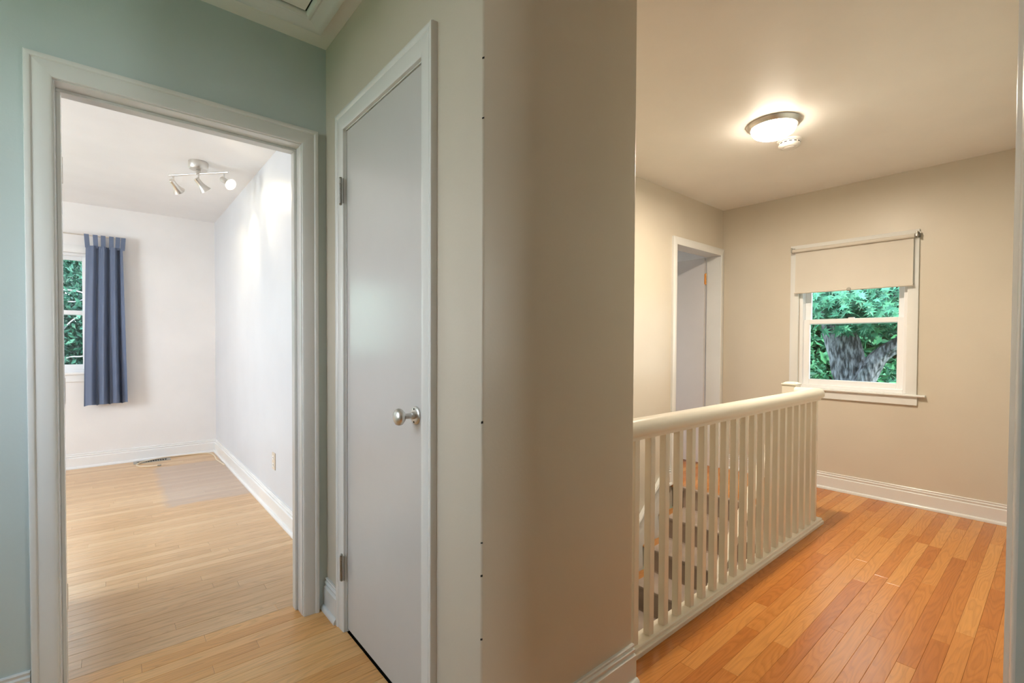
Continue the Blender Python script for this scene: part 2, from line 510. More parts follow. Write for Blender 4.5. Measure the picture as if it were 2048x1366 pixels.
def lay(rows, parent, mat, see, lmin=.35, lmax=1.15):
    """rows: (y, [(xa, xb)...]); boards that can be seen are objects, the rest one joined part"""
    hid = MB(); cnt = 0
    for y0, spans in rows:
        for xa, xb in spans:
            x = xa - random.uniform(0, lmax * .7) if xb - xa > lmin else xa
            first = True
            while x < xb - 1e-4:
                xe = x + random.uniform(lmin, lmax)
                if xb - xe < .22: xe = xb
                a = max(x, xa); xe = min(xe, xb)
                if xe - a > .01:
                    pm = plank_mesh(a, xe, y0, y0 + PW, zt=-random.uniform(0, .0004))
                    if see(a, xe, y0) and cnt < 300:
                        obj('plank', pm, mat, parent); cnt += 1
                    else:
                        hid.add(pm.v, pm.f)
                x = xe
    if hid.v:
        o = obj('plank_field', hid, mat, parent); o['kind'] = 'stuff'
    return cnt


sub = MB().box(-1.0, 5.0, -2.7, YS - .1, -.2, -.018).box(-1.0, X, YS - .1, 1.06, -.2, -.018).box(-1.0, 1.30, 1.06, y1 + .11, -.2, -.018).box(3.59, X, 1.06, Y, -.2, -.018).box(2.6, 5.2, Y + .06, 4.6, -.2, -.018)
fl = tag(obj('floor', sub, M_DARK), 'orange oak strip floor of the hall beside the railing', 'floor', kind='structure')
rows = []
y = y2 - PW * 60
while y < 4.5:
    m_ = y + PW / 2
    if m_ < YS - .12: sp = [(-1.0, 5.0)]
    elif m_ < YS: sp = [(-1.0, XJ)]
    elif m_ < y2: sp = [(-1.0, X)]
    elif m_ < 1.06: sp = [(-1.0, x1), (x2, X)]
    elif m_ < y1 + .06: sp = [(-1.0, x1), (3.59, X)]
    elif m_ < Y + .12: sp = [(DB0, DB1), (DH0, DH1)]
    else: sp = [(3.3, 5.2)]
    if y > Y + .1 and m_ > 3.2: break
    rows.append((y, sp)); y += PW


def see_hall(a, b_, yy):
    if yy < .02: return False
    if yy < y2 - .03: return b_ > 1.0
    if yy < 1.06: return b_ > 1.2
    if b_ < 1: return yy > 1.25 and b_ > -.3
    return yy < 2.6
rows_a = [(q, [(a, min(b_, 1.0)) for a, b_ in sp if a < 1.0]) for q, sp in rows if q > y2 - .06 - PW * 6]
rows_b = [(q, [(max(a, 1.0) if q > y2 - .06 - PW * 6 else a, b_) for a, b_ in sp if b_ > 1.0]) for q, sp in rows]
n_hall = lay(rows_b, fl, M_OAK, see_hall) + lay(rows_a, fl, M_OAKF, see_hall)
flb = tag(obj('floor', MB().box(-2.7, Xr, y1 + .11, Yb, -.2, -.018), M_DARK), 'oak strip floor of the bedroom, daylight painted into its colour, with a grey worn patch', 'floor', kind='structure')
rows = []
y0 = rows_y = y2 + PW * 22
y = y0
while y + PW <= Yb + .03:
    if y > y1 + .06: rows.append((y, [(-2.7, Xr)]) if y + PW / 2 > 2.22 else (y, [(DB0, DB1)]))
    y += PW
rows = [r for r in rows if r[0] + PW / 2 > 2.22]
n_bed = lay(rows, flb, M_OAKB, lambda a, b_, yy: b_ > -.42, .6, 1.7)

# baseboards
baseboard('baseboard_left', (-1.0, y1), (DB0 - .07, y1), (0, -1), 'white stepped baseboard left of the bedroom doorway', M_TRIM)
baseboard('baseboard_corner', (x1, y1), (x1, DC1 + .075), (-1, 0), 'short white baseboard between bedroom doorway and closet door')
baseboard('baseboard_closet', (x1, DC0 - .075), (x1, y2), (-1, 0), 'short white baseboard between closet door and wall corner', mB=1)
baseboard('baseboard_front', (x1, y2), (x2, y2), (0, -1), 'white baseboard on the beige wall end beside the railing', mA=1, mB=.25)
baseboard('baseboard_window', (X, YS), (X, Y), (-1, 0), 'white stepped baseboard under the hall window')
baseboard('baseboard_back', (3.40, Y), (DH0 - .064, Y), (0, -1), 'short white baseboard between stair skirt and far door')
baseboard('baseboard_bedroom_back', (-2.7, Yb), (Xr, Yb), (0, -1), 'white baseboard under the bedroom window', M_TRIMB, mB=-1)
baseboard('baseboard_bedroom_right', (Xr, 2.22), (Xr, Yb), (-1, 0), 'white baseboard below the spotlit bedroom wall', M_TRIMB, mB=-1)
baseboard('baseboard_right', (XJ + .07, YS), (X, YS), (0, 1), 'white baseboard on the hall wall hidden by the casing at the right edge')


# ------------------------------------------------------------------ doors
def hinge(x, y, z, ht, nrm, alng, mat, parent, r=.0055, leafw=.022):
    """barrel of five knuckles with two leaves; nrm points to the viewer, alng along the wall"""
    h_ = obj('hinge', MB().lathe([(r * .6, -ht / 2 - .006), (r * 1.0, -ht / 2 - .003), (r * .7, -ht / 2), (r * .7, ht / 2), (r * 1.05, ht / 2 + .003), (r * .6, ht / 2 + .007)], (x, y, z), (0, 0, 1), 14), mat, parent, smooth=True)
    k = 5
    for i in range(k):
        z0 = z - ht / 2 + ht / k * i + .0006
        obj('knuckle', MB().lathe([(r, 0), (r, ht / k - .0012)], (x, y, z0), (0, 0, 1), 14), mat, h_, smooth=True)
    a = Vector((*alng, 0)); n_ = Vector((*nrm, 0))
    for sg in (-1, 1):
        p = Vector((x, y, 0)) - n_ * r * .8
        q = p + a * leafw * sg
        e = n_ * .0012
        pts = [p - e, q - e, q + e, p + e]
        obj('hinge_leaf', MB().loft([[(v.x, v.y, z - ht / 2) for v in pts], [(v.x, v.y, z + ht / 2) for v in pts]]), mat, h_)
    return h_


# door_1: bedroom doorway, its leaf swung right back into the room
d1 = root('door_1', (.236, y1, 0), 'open bedroom doorway in white casing on the sage wall', 'door', kind='structure')
casing3(pl_y(y1), DB0 - .003, DB1 + .003, 0, DBH + .003, CASING, M_TRIM, d1)
obj('jamb', MB().box(DB0 - .018, DB0, y1 - .001, 2.236, 0, DBH), M_TRIM, d1, bevel=.0015)
obj('jamb', MB().box(DB1, DB1 + .018, y1 - .001, 2.236, 0, DBH), M_TRIM, d1, bevel=.0015)
obj('head_jamb', MB().box(DB0 - .018, DB1 + .018, y1 - .001, 2.236, DBH, DBH + .018), M_TRIM, d1, bevel=.0015)
SY0, SY1 = 2.160, 2.199
obj('door_stop', MB().box(DB0, DB0 + .011, SY0, SY1, 0, DBH - .011), M_TRIM, d1, bevel=.002)
obj('door_stop', MB().box(DB1 - .011, DB1, SY0, SY1, 0, DBH - .011), M_TRIM, d1, bevel=.002)
obj('door_stop', MB().box(DB0, DB1, SY0, SY1, DBH - .011, DBH), M_TRIM, d1, bevel=.002)
ang = math.radians(107)
hx, hy = DB0 + .003, 2.239
def rotp(u, v): return (hx + u * math.cos(ang) - v * math.sin(ang), hy + u * math.sin(ang) + v * math.cos(ang))
leaf = obj('door_leaf', MB().prism([rotp(0, 0), rotp(.735, 0), rotp(.735, .035), rotp(0, .035)], .012, DBH - .004), M_TRIM, d1, bevel=.002)
for z in (.28, 1.0, 1.76):
    hinge(hx + .001, hy + .002, z, .09, (0, -1), (1, 0), M_NICKEL, d1, r=.005, leafw=.006)

# door_2: narrow closet door
d2 = root('door_2', (x1, 1.56, 0), 'narrow taupe closet door with oval knob in white casing', 'door', kind='structure')
casing3(pl_x(x1), DC0 - .003, DC1 + .003, 0, DCH + .003, [(u * 1.09, q) for u, q in CASING], M_TRIM, d2)
obj('jamb', MB().box(x1 - .001, x1 + .11, DC0 - .018, DC0, 0, DCH), M_TRIM, d2)
obj('jamb', MB().box(x1 - .001, x1 + .11, DC1, DC1 + .018, 0, DCH), M_TRIM, d2)
obj('head_jamb', MB().box(x1 - .001, x1 + .11, DC0 - .018, DC1 + .018, DCH, DCH + .018), M_TRIM, d2)
obj('door_leaf', MB().box(x1 + .0015, x1 + .036, DC0 + .003, DC1 - .003, .012, DCH - .003), M_DOOR, d2, bevel=.0015)
obj('door_stop', MB().box(x1 + .037, x1 + .05, DC0, DC1, DCH - .02, DCH), M_DARK, d2)
for z in (1.775, .262):
    hinge(x1 - .018, DC1 + .014, z, .098, (-1, 0), (0, 1), M_STEEL, d2, r=.0065, leafw=.017)
ky, kz = 1.304, .947
kn = obj('door_knob', MB().lathe([(.011, 0), (.011, .012), (.0085, .014), (.0085, .034), (.010, .036), (.018, .040), (.0245, .047), (.026, .054), (.0235, .061), (.016, .066), (.006, .0685), (0, .069)], (x1 - .003, ky, kz), (-1, 0, 0), 28), M_NICKEL, d2, smooth=True)
obj('rosette', MB().lathe([(.0285, 0), (.0285, .002), (.026, .005), (.02, .007), (.013, .0075), (0, .0075)], (x1 + .001, ky, kz), (-1, 0, 0), 28), M_NICKEL, kn, smooth=True)
for dz in (-.02, .02):
    obj('screw', MB().lathe([(.003, 0), (.003, .0012), (0, .0015)], (x1 - .0058, ky, kz + dz), (-1, 0, 0), 10), M_DARK, kn)

# door_3: doorway at the top of the stairs, leaf open into the room beyond
d3 = root('door_3', (3.99, Y, 0), 'far hall doorway at the top of the stairs with grey door swung open', 'door', kind='structure')
casing3(pl_y(Y), DH0, DH1, 0, DHH, FLATCAS, M_TRIM, d3, wl=1., wr=.86)
obj('jamb', MB().box(DH0 - .018, DH0, Y - .001, Y + .125, 0, DHH), M_TRIM, d3)
obj('jamb', MB().box(DH1, DH1 + .018, Y - .001, Y + .125, 0, DHH), M_TRIM, d3)
obj('head_jamb', MB().box(DH0 - .018, DH1 + .018, Y - .001, Y + .125, DHH, DHH + .018), M_TRIM, d3)
obj('door_leaf', MB().box(DH1 - .032, DH1 + .003, Y + .134, Y + .134 + .75, .022, DHH - .006), M_LILAC, d3, bevel=.0015)
for z in (1.80, .25):
    hinge(DH1 - .012, Y + .129, z, .10, (0, -1), (1, 0), M_BRASS, d3, r=.006, leafw=.02)


# ------------------------------------------------------------------ windows
def ring_frame(mp, s0, s1, z0, z1, n0, n1, wid, mat, parent, name, rail_b=None, rail_t=None):
    """four-piece rectangular frame, one mesh"""
    rb = rail_b or wid; rt = rail_t or wid
    q = MB()
    def bx(a, b_, c, d):
        v = [mp(s, z, k) for s in (a, b_) for z in (c, d) for k in (n0, n1)]
        q.add(v, [(0, 1, 3, 2), (4, 6, 7, 5), (0, 4, 5, 1), (2, 3, 7, 6), (0, 2, 6, 4), (1, 5, 7, 3)])
    bx(s0, s0 + wid, z0, z1); bx(s1 - wid, s1, z0, z1)
    bx(s0 + wid, s1 - wid, z0, z0 + rb); bx(s0 + wid, s1 - wid, z1 - rt, z1)
    return obj(name, q, mat, parent, bevel=.003)


def mbox(mp, s0, s1, z0, z1, n0, n1):
    q = MB(); v = [mp(s, z, k) for s in (s0, s1) for z in (z0, z1) for k in (n0, n1)]
    return q.add(v, [(0, 1, 3, 2), (4, 6, 7, 5), (0, 4, 5, 1), (2, 3, 7, 6), (0, 2, 6, 4), (1, 5, 7, 3)])


def sashes(mp, s0, s1, z0, z1, zm, parent, st=.042):
    """two sliding sashes in a vinyl frame; n negative = into the wall"""
    fr = ring_frame(mp, s0, s1, z0, z1, -.135, -.02, .024, M_VINYL, parent, 'window_frame', .03)
    a, b_ = s0 + .024, s1 - .024
    up = ring_frame(mp, a, b_, zm - .02, z1 - .02, -.115, -.088, st, M_VINYL, parent, 'upper_sash', .034, .04)
    obj('pane', mbox(mp, a + st - .004, b_ - st + .004, zm + .01, z1 - .055, -.104, -.100), M_GLASS, up)
    lo = ring_frame(mp, a, b_, z0 + .028, zm + .022, -.082, -.052, st, M_VINYL, parent, 'lower_sash', .045, .038)
    obj('pane', mbox(mp, a + st - .004, b_ - st + .004, z0 + .068, zm - .01, -.069, -.065), M_GLASS, lo)
    obj('sash_lock', mbox(mp, (a + b_) / 2 - .02, (a + b_) / 2 + .02, zm + .022, zm + .03, -.08, -.055), M_VINYL, lo, bevel=.002)


mpw = pl_x(X)
w1 = root('window_1', (X, 1.11, .8), 'white double-hung hall window half covered by a cream blind', 'window', kind='structure')
casing3(mpw, WY0, WY1, WZ0 - .005, WZ1, [(u * 1.0, q) for u, q in FLATCAS], M_TRIM, w1)
sashes(mpw, WY0, WY1, WZ0, WZ1, 1.362, w1)
st_prof = [(-.11, .797), (.030, .797), (.036, .801), (.036, .809), (.030, .814), (-.11, .814)]
obj('stool', MB().loft([[(X - a, .645, z) for a, z in st_prof], [(X - a, 1.575, z) for a, z in st_prof]]), M_TRIM, w1, bevel=.002)
obj('apron', mbox(mpw, .69, 1.53, .735, .797, 0, .017), M_TRIM, w1, bevel=.003)
mpb = pl_y(Yb)
w2 = root('window_2', (-.8, Yb, .9), 'white bedroom window behind the blue curtain, trees outside', 'window', kind='structure')
casing3(mpb, BW[0], BW[1], BW[2], BW[3], [(u * 1.1, q) for u, q in FLATCAS], M_TRIMB, w2)
mid = (BW[0] + BW[1]) / 2
obj('mullion', mbox(mpb, mid - .03, mid + .03, BW[2], BW[3], -.14, .012), M_TRIMB, w2, bevel=.003)
sashes(mpb, mid + .03, BW[1], BW[2], BW[3], 1.437, w2, .036)
sashes(mpb, BW[0], mid - .03, BW[2], BW[3], 1.437, w2, .036)
obj('stool', mbox(mpb, BW[0] - .09, BW[1] + .09, BW[2] - .018, BW[2] + .002, -.11, .035), M_TRIMB, w2, bevel=.004)
obj('apron', mbox(mpb, BW[0] - .065, BW[1] + .065, BW[2] - .085, BW[2] - .018, 0, .016), M_TRIMB, w2, bevel=.003)
for nm, mp_, (a, b_, c, d), lab in (('window_3', pl_y(-2.7, 1), SW, 'white window behind the camera'), ('added_window_4', pl_x(-2.7, 1), VW, 'white bedroom window added for light, out of view on the left wall'),
                                    ('added_window_5', pl_y(4.6), NW, 'white window added to light the room beyond the far door'), ('added_window_6', pl_x(-1.0, 1), EW, 'white window added for light left of the camera, out of view')):
    wn = root(nm, mp_((a + b_) / 2, c, 0), lab, 'window', kind='structure')
    casing3(mp_, a, b_, c, d, FLATCAS, M_TRIM, wn)
    ring_frame(mp_, a, b_, c, d, -.11, -.02, .05, M_VINYL, wn, 'window_frame')

# roller blind on the hall window
rb = root('roller_blind', (X - .04, 1.11, 1.97), 'cream roller blind pulled down over the upper half of the hall window', 'blind')
RX = X - .052
obj('roller', MB().lathe([(.0145, 0), (.0145, .792)], (RX, .715, 1.957), (0, 1, 0), 20), M_BLIND, rb, smooth=True)
fab = MB(); rings = []
for i in range(25):
    yy = .722 + (1.487 - .722) * i / 24
    wv = .003 * math.sin(i * .9) + .002 * math.sin(i * 2.3)
    rings.append([(RX + .0132, yy, 1.958), (RX + .011 + wv * .3, yy, 1.88), (RX + .008 + wv, yy, 1.76), (RX + .006 + wv, yy, 1.68), (RX + .004 + wv * .4, yy, 1.605),
                  (RX + .0048 + wv * .4, yy, 1.605), (RX + .0068 + wv, yy, 1.68), (RX + .0088 + wv, yy, 1.76), (RX + .0118 + wv * .3, yy, 1.88), (RX + .014, yy, 1.958)])
obj('fabric', fab.loft(rings), M_BLIND, rb, smooth=True)
obj('hem_bar', MB().lathe([(.003, 0), (.0085, .002), (.0085, .772), (.003, .774)], (RX + .004, .718, 1.606), (0, 1, 0), 14), M_BLIND, rb, smooth=True)
obj('ring_pull', MB().lathe([(.013, 0), (.015, .002), (.013, .004), (.006, .0045), (0, .004)], (RX - .005, 1.104, 1.606), (-1, 0, 0), 20), M_STEEL, rb, smooth=True)
obj('pull_loop', MB().tube([(RX - .006, 1.104 + .012 * math.cos(a_), 1.588 + .010 * math.sin(a_)) for a_ in np.linspace(PI, 2 * PI, 9)], .0015, 6), M_STEEL, rb)
for yy in (.700, 1.512):
    br = obj('bracket', MB().box(X - .075, X - .020, yy - .004, yy + .002, 1.945, 1.985).box(X - .024, X - .020, yy - .014, yy + .012, 1.945, 1.985), M_STEEL, rb, bevel=.0015)
    obj('pin', MB().lathe([(.007, 0), (.007, .016)], (RX, yy - .008, 1.957), (0, 1, 0), 12), M_NICKEL, br)

# ------------------------------------------------------------------ stairs (they run down towards -x)
RISE, RUN, N0 = .195, .215, 3.565
stc = root('staircase', (3.5, 1.6, 0), 'oak stairs with white risers going down behind the railing', 'staircase')
NST = 11
def nose(x0, x1_, z, y0, y1_, th=.028):
    p = [(x0, z - th * .5), (x0 + .004, z - th * .15), (x0 + .012, z), (x1_, z), (x1_, z - th), (x0 + .012, z - th), (x0 + .004, z - th * .85)]
    return MB().loft([[(a, y0, c) for a, c in p], [(a, y1_, c) for a, c in p]])
obj('tread', nose(N0, N0 + .07, 0, 1.062, Y - .002), M_TREAD, stc, smooth=True)
for k in range(1, NST):
    obj('tread', nose(N0 - RUN * k, N0 - RUN * (k - 1) + .045, -RISE * k, 1.062, Y - .022), M_TREAD, stc, smooth=True)
for k in range(NST):
    obj('riser', MB().box(N0 - RUN * k + .026, N0 - RUN * k + .044, 1.062, Y - .022, -RISE * (k + 1), -RISE * k - .028), M_RISER, stc)
xa, xb = N0 - RUN * NST, 3.40
zt = lambda x: (x - 3.333) * .9 + .045
sk = [(xa, zt(xa)), (xb, zt(xb)), (3.60, zt(xb)), (3.60, -.03), (xa, zt(xa) - .5)]
obj('skirt_board', MB().loft([[(a, Y - .001, c) for a, c in sk[:2] + [(xb, -.35), (xa, zt(xa) - .5)]], [(a, Y - .016, c) for a, c in sk[:2] + [(xb, -.35), (xa, zt(xa) - .5)]]]), M_TRIM, stc)
capp = [(0, .0), (.012, .0), (.016, -.006), (.011, -.018), (.014, -.026), (.010, -.04), (.010, -.13), (.0, -.135)]
obj('skirt_cap', MB().loft([[(xa, Y - .016 - q, zt(xa) + dz) for q, dz in capp], [(xb, Y - .016 - q, zt(xb) + dz) for q, dz in capp]]), M_TRIM, stc, smooth=True)

# carpet runner: one strip that wraps every nosing
pts = [(N0 + .012, .0)]
th = .012
for k in range(NST):
    nx, nz = N0 - RUN * k, -RISE * k
    pts += [(nx + .004, nz + .002), (nx - .006, nz - .006), (nx - .008, nz - .018), (nx - .002, nz - .030), (nx + .012, nz - .045), (nx + .014, nz - RISE + .022), (nx + .006, nz - RISE + .012), (nx - .012, nz - RISE + .009)]
    pts += [(nx - RUN + .05, nz - RISE + .009)]
top = [Vector((a, 0, c)) for a, c in pts]
inner = []
for i, p in enumerate(top):
    tv = (top[min(i + 1, len(top) - 1)] - top[max(i - 1, 0)]).normalized()
    nv = Vector((-tv.z, 0, tv.x))
    if nv.x > 0 or nv.z < -.9: nv = -nv
    inner.append(p - Vector((-abs(tv.z), 0, abs(tv.x))) * .007)
ys = np.linspace(1.17, 2.025, 13)
mbr = MB()
ringsA = [[(p.x, yy, p.z) for p in top] + [(p.x, yy, p.z) for p in inner[::-1]] for yy in ys]
rn = obj('carpet_runner', mbr.loft(ringsA), M_CARPET, stc, smooth=True)
rn['label'] = 'taupe grey carpet runner'

# ------------------------------------------------------------------ balustrade
rl = root('stair_railing', (2.45, 1.045, 0), 'cream painted stair railing with square balusters and rounded handrail', 'railing')
RY = 1.045
shp = [(1.010, 0), (1.010, .016), (1.013, .020), (1.018, .020), (1.020, .030), (1.024, .034), (1.078, .034), (1.080, .030), (1.080, 0)]
obj('shoe_rail', MB().loft([[(x2 + .001, a, c) for a, c in shp], [(3.545, a, c) for a, c in shp]]), M_RAIL, rl)
obj('shoe_rail', MB().box(3.487, 3.545, 1.080, 1.166, 0, .033), M_RAIL, rl, bevel=.002)
hp = [(-.018, .812), (.018, .812), (.020, .826), (.030, .829), (.0345, .838), (.036, .852), (.034, .868), (.027, .881), (.015, .889), (0, .891), (-.015, .889), (-.027, .881), (-.034, .868), (-.036, .852), (-.0345, .838), (-.030, .829), (-.020, .826)]
XC = 3.487
r0 = [(x2 + .001, RY + q, z) for q, z in hp]
r1 = [(XC - q, RY + q, z) for q, z in hp]
r2 = [(XC - q, 1.169, z) for q, z in hp]
obj('handrail', MB().loft([r0, r1, r2]), M_RAIL, rl, smooth=True)
bal = MB().box(-.0152, .0152, RY - .0142, RY + .0142, .033, .815).mesh('baluster')
for k in range(20):
    link('baluster', bal, M_RAIL, rl, bevel=.002, loc=(1.494 + .1031 * k, 0, 0))
link('baluster', bal, M_RAIL, rl, bevel=.002, loc=(3.49, .07, 0))
nw = obj('newel_post', MB().box(3.485, 3.575, 1.167, 1.255, 0, .898), M_RAIL, rl, bevel=.003)
obj('newel_cap', MB().box(3.481, 3.579, 1.163, 1.259, .898, .908).loft([[(3.487, 1.169, .908), (3.573, 1.169, .908), (3.573, 1.253, .908), (3.487, 1.253, .908)],
    [(3.50, 1.182, .918), (3.56, 1.182, .918), (3.56, 1.24, .918), (3.50, 1.24, .918)]]), M_RAIL, nw, bevel=.002)
# the stairs' own handrail, raked down from the newel
hr = [(-.020, -.062), (.020, -.062), (.026, -.05), (.030, -.03), (.027, -.012), (.014, -.002), (0, 0), (-.014, -.002), (-.027, -.012), (-.030, -.03), (-.026, -.05)]
zz = lambda x: .125 + .907 * (x - 2.69)
obj('stair_handrail', MB().loft([[(3.486, 1.205 + q, zz(3.486) + c * 1.3) for q, c in hr], [(1.15, 1.205 + q, zz(1.15) + c * 1.3) for q, c in hr]]), M_RAIL, rl, smooth=True)
for xk in (3.1, 2.2, 1.4):
    obj('rail_bracket', MB().tube([(xk, 1.205, zz(xk) - .075), (xk, 1.205, zz(xk) - .12), (xk, 1.12, zz(xk) - .15), (xk, 1.062, zz(xk) - .15)], .008, 8), M_RAIL, rl, smooth=True) if zz(xk) < .1 else None

# ------------------------------------------------------------------ ceiling things
lx, ly = 2.905, 1.11
L1 = root('ceiling_light', (lx, ly, H), 'round flush ceiling lamp with brushed rim and lit white glass over the stairs', 'ceiling light')
obj('rim', MB().lathe([(.139, 0), (.1415, -.002), (.140, -.006), (.131, -.018), (.124, -.025), (.115, -.026), (.115, -.015), (.108, -.004)], (lx, ly, H - .001), (0, 0, 1), 56), M_NICKEL, L1, smooth=True)
obj('glass_dome', MB().lathe([(.114, -.020), (.117, -.029), (.114, -.039), (.103, -.056), (.082, -.068), (.054, -.077), (.027, -.081), (0, -.082)], (lx, ly, H), (0, 0, 1), 48), M_GLOW, L1, smooth=True)
obj('lamp_holder', MB().lathe([(.04, -.001), (.04, -.02), (.02, -.022), (.018, -.03), (0, -.03)], (lx, ly, H), (0, 0, 1), 20), M_PLASTIC, L1, smooth=True)
lamp('ceiling_bulb', 'AREA', (lx, ly, H - .0835), 34, (1, .87, .70), (0, 0, -1), shape='DISK', size=.10)

dx, dy = 3.215, 1.135
D1 = root('smoke_detector', (dx, dy, H), 'white round smoke detector beside the hall ceiling lamp', 'smoke detector')
obj('base_plate', MB().lathe([(.068, 0), (.070, -.004), (.068, -.012), (.05, -.013)], (dx, dy, H), (0, 0, 1), 40), M_PLASTIC, D1, smooth=True)
cv = obj('cover', MB().lathe([(.058, -.012), (.060, -.016), (.060, -.034), (.054, -.041), (.040, -.044), (.036, -.042), (.032, -.042), (.028, -.046), (.015, -.048), (0, -.048)], (dx, dy, H), (0, 0, 1), 40), M_PLASTIC, D1, smooth=True)
for k in range(14):
    a0 = 2 * PI * k / 14
    qs = [(dx + .0604 * math.cos(a0 + s), dy + .0604 * math.sin(a0 + s)) for s in np.linspace(-.13, .13, 4)] + [(dx + .056 * math.cos(a0 + s), dy + .056 * math.sin(a0 + s)) for s in np.linspace(.13, -.13, 4)]
    obj('vent_slot', MB().prism(qs, H - .024, H - .019), M_DARK, cv)

# attic hatch
Ht = root('attic_hatch', (.3, 1.63, H), 'white framed attic hatch in the ceiling above the bedroom doorway', 'hatch')
hx0, hx1, hy0, hy1 = -.03, .574, 1.30, 1.90
hpz = [(0, 0), (0, .012), (.006, .020), (.014, .022), (.022, .017), (.055, .021), (.066, .026), (.078, .024), (.082, .014), (.082, 0)]
cn = [[(hx0 - u, hy0 - u, H - q) for u, q in hpz], [(hx1 + u, hy0 - u, H - q) for u, q in hpz], [(hx1 + u, hy1 + u, H - q) for u, q in hpz], [(hx0 - u, hy1 + u, H - q) for u, q in hpz]]
for i in range(4):
    obj('molding', MB().loft([cn[i], cn[(i + 1) % 4]]), M_TRIM, Ht, smooth=True)
obj('hatch_panel', MB().box(hx0 + .006, hx1 - .006, hy0 + .006, hy1 - .006, H - .006, H - .001), M_CEIL, Ht, bevel=.001)
obj('gap_shadow', MB().box(hx0, hx1, hy0, hy1, H - .002, H - .0005), M_DARK, Ht)

# bedroom spotlight bar
Bc = Vector((.470, 3.98, 0)); bd = Vector((.305, -.344, 0)).normalized()
T1 = root('spotlight_bar', (Bc.x, Bc.y, H), 'brushed steel ceiling bar with three adjustable spotlights in the bedroom', 'ceiling light')
obj('canopy', MB().lathe([(.058, 0), (.060, -.003), (.060, -.046), (.054, -.054), (.02, -.056), (0, -.056)], (Bc.x, Bc.y, H), (0, 0, 1), 32), M_NICKEL, T1, smooth=True)
obj('hanger', MB().box(Bc.x - .014, Bc.x + .014, Bc.y - .014, Bc.y + .014, 2.352, H - .044), M_NICKEL, T1, bevel=.003)
zb = 2.358
obj('bar', MB().tube([Bc + bd * s + Vector((0, 0, zb)) for s in (-.232, .232)], .0065, 12), M_NICKEL, T1, smooth=True)
aims = [(.50, .60, -.56), (.37, .13, -.42), (.26, -.42, -.30)]
for i, (s, aim) in enumerate(zip((-.2, .0, .2), aims)):
    p = Bc + bd * s + Vector((0, 0, zb)); a = Vector(aim).normalized()
    st = obj('stem', MB().tube([p, p - Vector((0, 0, .05))], .005, 10), M_NICKEL, T1, smooth=True)
    j = p - Vector((0, 0, .055))
    b0 = j - a * .022
    sh = obj('lamp_shade', MB().lathe([(.0, -.004), (.015, -.003), (.018, 0), (.018, .03), (.020, .05), (.029, .074), (.039, .092), (.0375, .092), (.027, .074), (.017, .05), (.0, .048)], b0, a, 24, caps=False), M_NICKEL, T1, smooth=True)
    obj('bulb', MB().lathe([(0, .06), (.018, .060), (.023, .08), (.018, .086), (0, .089)], b0, a, 20, caps=False), M_BULB, sh, smooth=True)
    lamp('spot_bulb', 'SPOT', b0 + a * .105, 8, (1, .82, .56), a, spot_size=math.radians(70), spot_blend=.75, shadow_soft_size=.02)

# ------------------------------------------------------------------ bedroom things
cr = root('curtain_rod', (-.6, 5.80, 2.14), 'thin metal curtain rod with loop end over the bedroom window', 'curtain rod')
obj('rod', MB().tube([(-1.75, 5.805, 2.143), (.055, 5.805, 2.143)], .006, 10), M_NICKEL, cr, smooth=True)
obj('finial', MB().tube([(.072 + .017 * math.cos(a_), 5.805, 2.143 + .012 * math.sin(a_)) for a_ in np.linspace(PI, 3 * PI, 17)], .004, 8), M_NICKEL, cr, smooth=True)
obj('rod_bracket', MB().tube([(.03, 5.805, 2.140), (.03, Yb - .002, 2.125)], .005, 8), M_NICKEL, cr)
cu = root('curtain', (-.05, 5.80, .58), 'slate blue tab-top curtain pushed to the right of the bedroom window', 'curtain')
NU, NV = 90, 26
def cpos(u, v):
    # u across (0..1), v down (0..1)
    xl = -.183 + (-.030) * v; xr = .078 + .025 * v
    x = xl + (xr - xl) * u
    amp = .026 + .026 * v
    ph = u * 3.6 * 2 * PI + .6 * math.sin(2.2 * v) + .4
    fold = math.sin(ph) * .75 + .35 * math.sin(ph * 1.9 + 1.3 + v)
    flat = 1 - .72 * math.exp(-((u - .12) / .10) ** 2)
    yv = 5.805 + amp * fold * flat - .012
    z = 2.05 - (2.05 - .582) * v - .006 * math.sin(ph) * v + .012 * u * v
    return Vector((x + .008 * math.cos(ph) * v, yv, z))
front = [[cpos(i / NU, j / NV) for i in range(NU + 1)] for j in range(NV + 1)]
obj('curtain_panel', MB().loft([r + [p + Vector((0, .003, 0)) for p in r[::-1]] for r in front]), M_CURTAIN, cu, smooth=True)
for i, uu in enumerate((.05, .27, .47, .66, .83, .97)):
    c0 = cpos(uu, 0); xx = c0.x + (.006 if i > 2 else 0); wd = .017
    ln = .004 * (i % 2)
    prof = [(c0.y - .001, 2.03), (5.795, 2.10), (5.7955, 2.140), (5.799, 2.152), (5.805, 2.1545), (5.811, 2.152), (5.8145, 2.14), (5.813, 2.10), (c0.y + .005, 2.03)]
    inn = [(c0.y + .001, 2.03), (5.7965, 2.10), (5.797, 2.140), (5.8, 2.1508), (5.805, 2.1525), (5.81, 2.1508), (5.813, 2.14), (5.8115, 2.10), (c0.y + .003, 2.03)]
    lp = prof + inn[::-1]
    tilt = .010 * (i - 2.5) / 2.5
    obj('tab', MB().loft([[(xx - wd + (z - 2.03) * tilt * 6, yy, z) for yy, z in lp], [(xx + wd + (z - 2.03) * tilt * 6, yy, z) for yy, z in lp]]), M_CURTAIN, cu, smooth=True)

